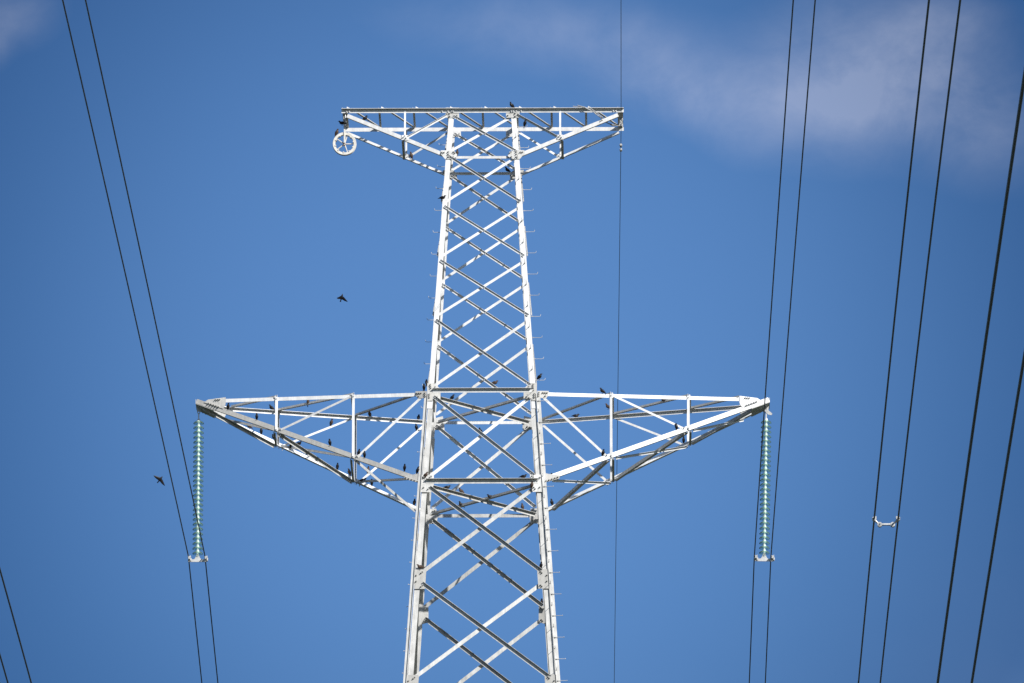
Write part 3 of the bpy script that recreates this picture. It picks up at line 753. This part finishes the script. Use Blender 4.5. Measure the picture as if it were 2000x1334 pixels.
def ring(c, d, w, h, n=12, lateral=V(1, 0, 0)):
    """cross section of a bird: w half width, h half height"""
    d = d.normalized(); x = lateral; y = d.cross(x).normalized()
    return [c+x*(w*cos(2*pi*j/n))+y*(h*sin(2*pi*j/n)) for j in range(n)]
def bird_mesh(name, lean, mat, head_turn=0):
    """one continuous body from tail tip to beak; origin at the feet, facing -y; lean = slope of the back"""
    a = radians(lean); f = V(0, -cos(a), sin(a)); up = V(0, sin(a), cos(a))
    hip = V(0, .004, .062)
    P = lambda t, k=0: hip+f*t+up*k
    sec = [(P(-.112, .010), .010, .003), (P(-.085, .008), .011, .004), (P(-.055, .004), .011, .007), (P(-.030, .0), .022, .019), (P(0, -.004), .034, .033),
           (P(.030, -.006), .039, .040), (P(.055, -.003), .036, .037)]
    hc = P(.072, .006); g = radians(lean*.25); hf = V(sin(head_turn)*cos(g), -cos(head_turn)*cos(g), sin(g))
    nk = hc+V(0, 0, .012)
    sec += [(hc, .026, .026), (nk+hf*.010+V(0, 0, .012), .021, .021), (nk+hf*.024+V(0, 0, .014), .018, .018), (nk+hf*.036+V(0, 0, .012), .011, .011), (nk+hf*.041+V(0, 0, .011), .005, .006), (nk+hf*.064+V(0, 0, .006), .0012, .0015)]
    mb = MB(); rings = []
    for i, (c, w, h) in enumerate(sec):
        d = (sec[min(i+1, len(sec)-1)][0]-sec[max(i-1, 0)][0])
        lat_ = V(1, 0, 0) if i < 8 else V(cos(head_turn), sin(head_turn), 0)
        lat_ = (lat_-d.normalized()*lat_.dot(d.normalized())).normalized()
        rings.append(ring(c, d, w, h, 12, lat_))
    mb.loft(rings)
    for s in (-1, 1):      # folded wings lie along the flanks and cross towards the tail
        w = [(P(.058, .012), .034, .010, .012), (P(.025, .014), .040, .012, .026), (P(-.02, .014), .031, .010, .022), (P(-.065, .014), .014, .006, .012), (P(-.095, .013), .006, .003, .004)]
        rr = [[c+V(s*(x+tx*cos(q)), 0, 0)+up*(hh*sin(q)) for q in [2*pi*j/8 for j in range(8)]] for c, x, tx, hh in w]
        rr = [[p+V(-s*tx, 0, 0) for p in r] for r, (c, x, tx, hh) in zip(rr, w)]
        mb.loft(rr)
        k = P(.0, -.022)+V(s*.014, 0, 0); ft = V(s*.014, -.006, .003)
        mb.tube([k, V(s*.015, .008, .026), ft], [.006, .0028, .0028], 6)
        for dx in (-.010, 0, .010): mb.tube([ft, ft+V(dx, -.02, -.002)], .0022, 5)
        mb.tube([ft, ft+V(0, .014, -.002)], .0022, 5)
    o = mb.build(name, mat); COL.objects.unlink(o); return o.data
PROTO = {}
for kind, mat in (('d', DARKB), ('b', BROWNB)):
    for pose, lean in (('u', 68), ('m', 44), ('l', 12)):
        PROTO[(kind, pose)] = bird_mesh('perched_bird', lean, mat, radians(35) if pose == 'm' else 0)
def on_seg(key, u, drop=0):
    a, b = SEG[key]; t = max(.0, min(1., (u-a.x)/(b.x-a.x))); return a.lerp(b, t)
def bird(where, label, kind='d', pose='u', heading=0, dz=0., dv=0.):
    if isinstance(where, tuple) and isinstance(where[0], tuple): p = on_seg(where[0], where[1])
    else: p = V(where)
    o = bpy.data.objects.new('perched_bird', PROTO[(kind, pose)]); COL.objects.link(o)
    o.location = T(p.x, p.y+dv, p.z+dz); o.scale = (.94,)*3; o.rotation_euler = (0, 0, radians(heading))
    tag(o, label, 'bird', 'birds perched all over the power tower'); return o
bolt_l = lambda z, d=.15: (-hu(z)-d, gv(z)-.05, z+.009)
bolt_r = lambda z, d=.14: (hu(z)+d, -gv(z)+(.03 if z > ZJ else -.035), z+.009)
ZLB = [79.38-.542*k for k in range(28)]; ZRB = [79.40-.544*k for k in range(28)]
nearL = lambda z: min(ZLB, key=lambda q: abs(q-z)); nearR = lambda z: min(ZRB, key=lambda q: abs(q-z))
# top arm
bird((('front', 'low', -1), -2.87), 'dark bird on the front lower edge of the top arm, next to the pulley end', 'd', 'm', 90)
bird((-3.41, -.46, 79.53), 'dark bird at the hook just above the pulley wheel', 'd', 'l', -80)
bird((-3.36-.29*cos(radians(48)), -.45, 79.062+.29*sin(radians(48))), 'small bird standing on the upper left rim of the pulley wheel', 'b', 'u', 60)
bird((('back', 'low', -1), -1.76), 'brownish bird on the rear lower edge of the top arm beside its left post', 'b', 'u', -30)
bird((('front', 'level', 79), -.62), 'brown bird at the left end of the pale crosspiece just under the top arm', 'b', 'u', 20)
bird((-.98, -1.02, 77.47), 'dark bird clinging to the left leg where braces meet below the top arm', 'd', 'l', 70)
bird((('front', 'beam'), .72), 'dark bird on the level top beam above the right leg, highest of all', 'd', 'm', -60)
bird(bolt_r(79.40, .19), 'dark bird on the topmost step bolt right of the right leg', 'd', 'u', 30)
bird((('back', 'level', 79), .60), 'dark bird leaning on the rear crosspiece under the top arm, by the right leg', 'd', 'm', -100)
# around the roots of the big arms
bird(bolt_l(nearL(73.42)), 'dark bird on a step bolt above the left arm root, facing away', 'd', 'u', 180)
bird((-1.40, -1.33, 72.61), 'dark bird squeezed between left leg and the plate of the left arm top edge', 'd', 'u', 0)
bird(bolt_r(nearR(72.87), .10), 'dark bird on a step bolt just above the right arm root', 'd', 'm', 60)
bird((('back', 'down', 4), .26), 'brown bird flat on the rear brace just above the upper crosspiece', 'b', 'l', 75)
bird((('plan', 'down', 72), -.74), 'dark bird half hidden right below the upper crosspiece, near the left leg', 'd', 'm', 50)
bird((('front', 'rise', 5), -.03), 'dark bird above the middle of the large cross between the two crosspieces', 'd', 'm', -40)
bird((('front', 'level', 70), .98), 'dark bird on the lower crosspiece, close to the right leg', 'd', 'l', 80)
bird((('plan', 'down', 70), -.86), 'dark bird on the slanting brace under the lower crosspiece, leftmost there', 'd', 'l', 100)
bird((('plan', 'down', 70), -.50), 'grey brown bird on the slanting brace under the lower crosspiece, left of centre', 'b', 'm', -80)
bird((('plan', 'rise', 70), -.52), 'dark bird on the rising brace under the lower crosspiece, below another bird', 'd', 'm', -70)
bird((('plan', 'rise', 70), .20), 'dark bird under the lower crosspiece, right of where two slanting braces meet', 'd', 'l', -70)
bird((('plan', 'down', 70), .95), 'grey brown bird far right on the slanting brace under the lower crosspiece', 'b', 'u', -20)
bird((1.20, -1.60, 70.10), 'brown bird clinging to the plate on the right leg below the lower crosspiece', 'b', 'u', 20)
bird((-1.36, -1.60, 70.36), 'brown bird on the plate of the left leg at the lower crosspiece', 'b', 'm', 60)
bird((('back', 'lower', 1), 1.66), 'dark bird on the rear lower edge of the right arm, tight against the leg', 'd', 'u', -30)
bird((('thin', 1, 3), 1.83), 'pale brown bird under the right arm near its root, right of a dark one', 'b', 'u', 40)
bird((('thin', 1, 3), 1.70), 'dark bird under the right arm near its root, half behind the plate', 'd', 'm', -40)
# left arm
bird((('front', 'lower', -1), -6.15), 'dark bird on the left arm nearest to its tip', 'd', 'u', 20)
bird((('back', 'upper', -1), -5.12), 'dark bird on the rear top edge of the left arm, beside the outer post', 'd', 'm', -90)
bird((('front', 'lower', -1), -5.45), 'dark upright bird on the grey lower front edge, midway between tip and outer post', 'd', 'u', 0)
bird((('back', 'lower', -1), -5.66), 'pale bird on the white rear lower edge of the left arm, first from the tip', 'b', 'm', -90)
bird((('back', 'lower', -1), -5.38), 'dark upright bird on the white rear lower edge, second from the left tip', 'd', 'u', 0)
bird((('back', 'lower', -1), -5.06), 'dark bird on the rear lower edge, against the foot of the outer left post', 'd', 'm', -60)
bird((('thin', -1, 5), -4.65), 'dark bird on the thin brace under the left arm, just right of the outer post', 'd', 'u', 30)
bird((('bottom', -1, 5), -4.46), 'small dark bird where two under braces of the left arm cross', 'd', 'l', 60)
bird((('top', -1, 5), -4.23), 'brown bird on the slanting brace under the top edge of the left arm', 'b', 'u', 10)
bird((('back', 'upper', -1), -2.76), 'pale brown bird on the rear top edge right of the inner left post', 'b', 'u', -30)
bird((('back', 'diagonal', -1, 'outer'), -3.69), 'brown bird on the rear rising brace between the two posts of the left arm', 'b', 'u', 40)
bird((('front', 'lower', -1), -3.67), 'dark slim bird on the grey lower front edge, left of the inner post', 'd', 'u', -20)
bird((('front', 'lower', -1), -2.97), 'dark bird on the grey lower front edge, immediately right of the inner post', 'd', 'u', 30)
bird((('front', 'lower', -1), -2.83), 'dark bird on the grey lower front edge, second to the right of the inner post', 'd', 'u', 0)
bird((('back', 'diagonal', -1, 'inner'), -2.80), 'brown bird seen just under the grey lower edge, right of the inner post', 'b', 'u', 20)
bird((('back', 'lower', -1), -3.54), 'dark bird on the rear lower edge, second left of the inner left post', 'd', 'u', 10)
bird((('back', 'lower', -1), -3.25), 'brown bird on the rear lower edge, next to the foot of the inner left post', 'b', 'u', -40)
bird((('thin', -1, 3), -2.93), 'rust brown bird crouched right of the foot of the inner left post', 'b', 'l', 80)
bird((('back', 'lower', -1), -2.71), 'dark bird on the rear lower edge right of the inner left post', 'd', 'u', 0)
bird((('front', 'lower', -1), -1.86), 'dark bird on the plate at the inner end of the grey lower edge', 'd', 'u', 10, .03)
bird((-1.545, -1.50, 70.50), 'dark bird tight against the left leg above the inner end of the grey edge', 'd', 'u', 40)
bird((('back', 'lower', -1), -1.68), 'brown bird at the inner end of the rear lower edge of the left arm', 'b', 'u', 20)
bird((('back', 'upper', -1), -1.58), 'dark bird on the rear top edge of the left arm, against the leg', 'd', 'u', 160)
bird((('back', 'diagonal', -1, 'inner'), -1.63), 'dark bird at the top of the rear rising brace beside the left leg', 'd', 'u', -20)
bird(bolt_l(nearL(72.34), .07), 'dark bird on a step bolt left of the leg, under the rear top edge', 'd', 'u', 0)
bird(bolt_l(nearL(71.75), .06), 'dark bird on a step bolt left of the left leg, midway down the arm', 'd', 'u', 30)
# right arm
bird((('front', 'upper', 1), 2.91), 'dark bird on the front top edge of the right arm, left of the inner post', 'd', 'm', -90)
bird((('back', 'upper', 1), 2.23), 'dark bird on the rear top edge of the right arm between leg and inner post', 'd', 'l', 100)
bird((('back', 'upper', 1), 3.04), 'reddish brown bird behind the inner post of the right arm', 'b', 'm', -100, .16)
bird((('front', 'lower', 1), 2.91), 'dark bird on the white lower front edge of the right arm, at the inner post', 'd', 'u', 30)
bird((('top', 1, 3), 4.40), 'dark bird hidden under the top edge of the right arm, left of the outer post', 'd', 'l', -70)
bird((('front', 'lower', 1), 4.68), 'dark bird on the white lower front edge, left of the outer right post', 'd', 'u', -20)
bird((('back', 'lower', 1), 4.86), 'dark bird on the rear lower edge of the right arm, by the outer post foot', 'd', 'u', 0)
# lower body
bird(bolt_l(nearL(69.61), .11), 'dark bird with white bolt end below it, left of the leg under the left arm', 'd', 'u', 180)
bird((-1.46, -1.76, 68.06), 'brown bird on top of the plate on the left leg, low in the picture', 'b', 'l', -70)
bird((1.42, -1.76, 68.065), 'dark slim bird on top of the plate on the right leg, low in the picture', 'd', 'u', 20)
bird((1.41, 1.72, 68.03), 'dark slim bird on the rear plate at the right leg, lowest of the birds there', 'd', 'u', 0)
bird(bolt_l(nearL(66.91), .06), 'dark bird mostly hidden behind the left leg at the lowest visible step bolts', 'd', 'u', 0)

def flying(loc, rot, label, lw, rw):
    mb = MB(); sec = []
    for t, w, h in ((-.095, .020, .003), (-.07, .014, .005), (-.045, .013, .010), (-.02, .022, .020), (.015, .030, .028), (.045, .027, .026), (.065, .019, .019), (.08, .017, .017), (.093, .009, .009), (.099, .004, .004), (.118, .001, .001)):
        sec.append(ring(V(0, -t, 0), V(0, -1, 0), w, h, 12))
    mb.loft(sec)
    for s, (dih, sweep) in ((-1, lw), (1, rw)):
        rr = []
        for k, (x, chord, th) in enumerate(((.012, .072, .012), (.05, .078, .010), (.10, .060, .007), (.14, .040, .005), (.175, .018, .003), (.19, .004, .0015))):
            ang = radians(dih)*(1 if x < .06 else 1.25); z = x*sin(ang); xx = x*cos(ang); y0 = -.045+max(0, x-.05)*tan(radians(sweep))
            rr.append([V(s*xx, y0+chord*.5-chord*.5*cos(q), z+th*sin(q)) for q in [2*pi*j/10 for j in range(10)]])
        mb.loft(rr)
    o = mb.build('flying_bird', DARKB); o.location = loc; o.rotation_euler = rot
    tag(o, label, 'bird', 'birds in flight left of the tower')
flying(T(-3.38, -2.0, 74.74), (radians(-70), radians(12), radians(15)), 'dark bird in flight with drooping wings, in open sky left of the tower body', (-36, 26), (-30, 30))
flying(T(-7.74, -1.5, 70.36), (radians(-62), radians(28), radians(40)), 'dark bird in flight beside the left insulator string, wings spread', (8, 22), (-12, 28))
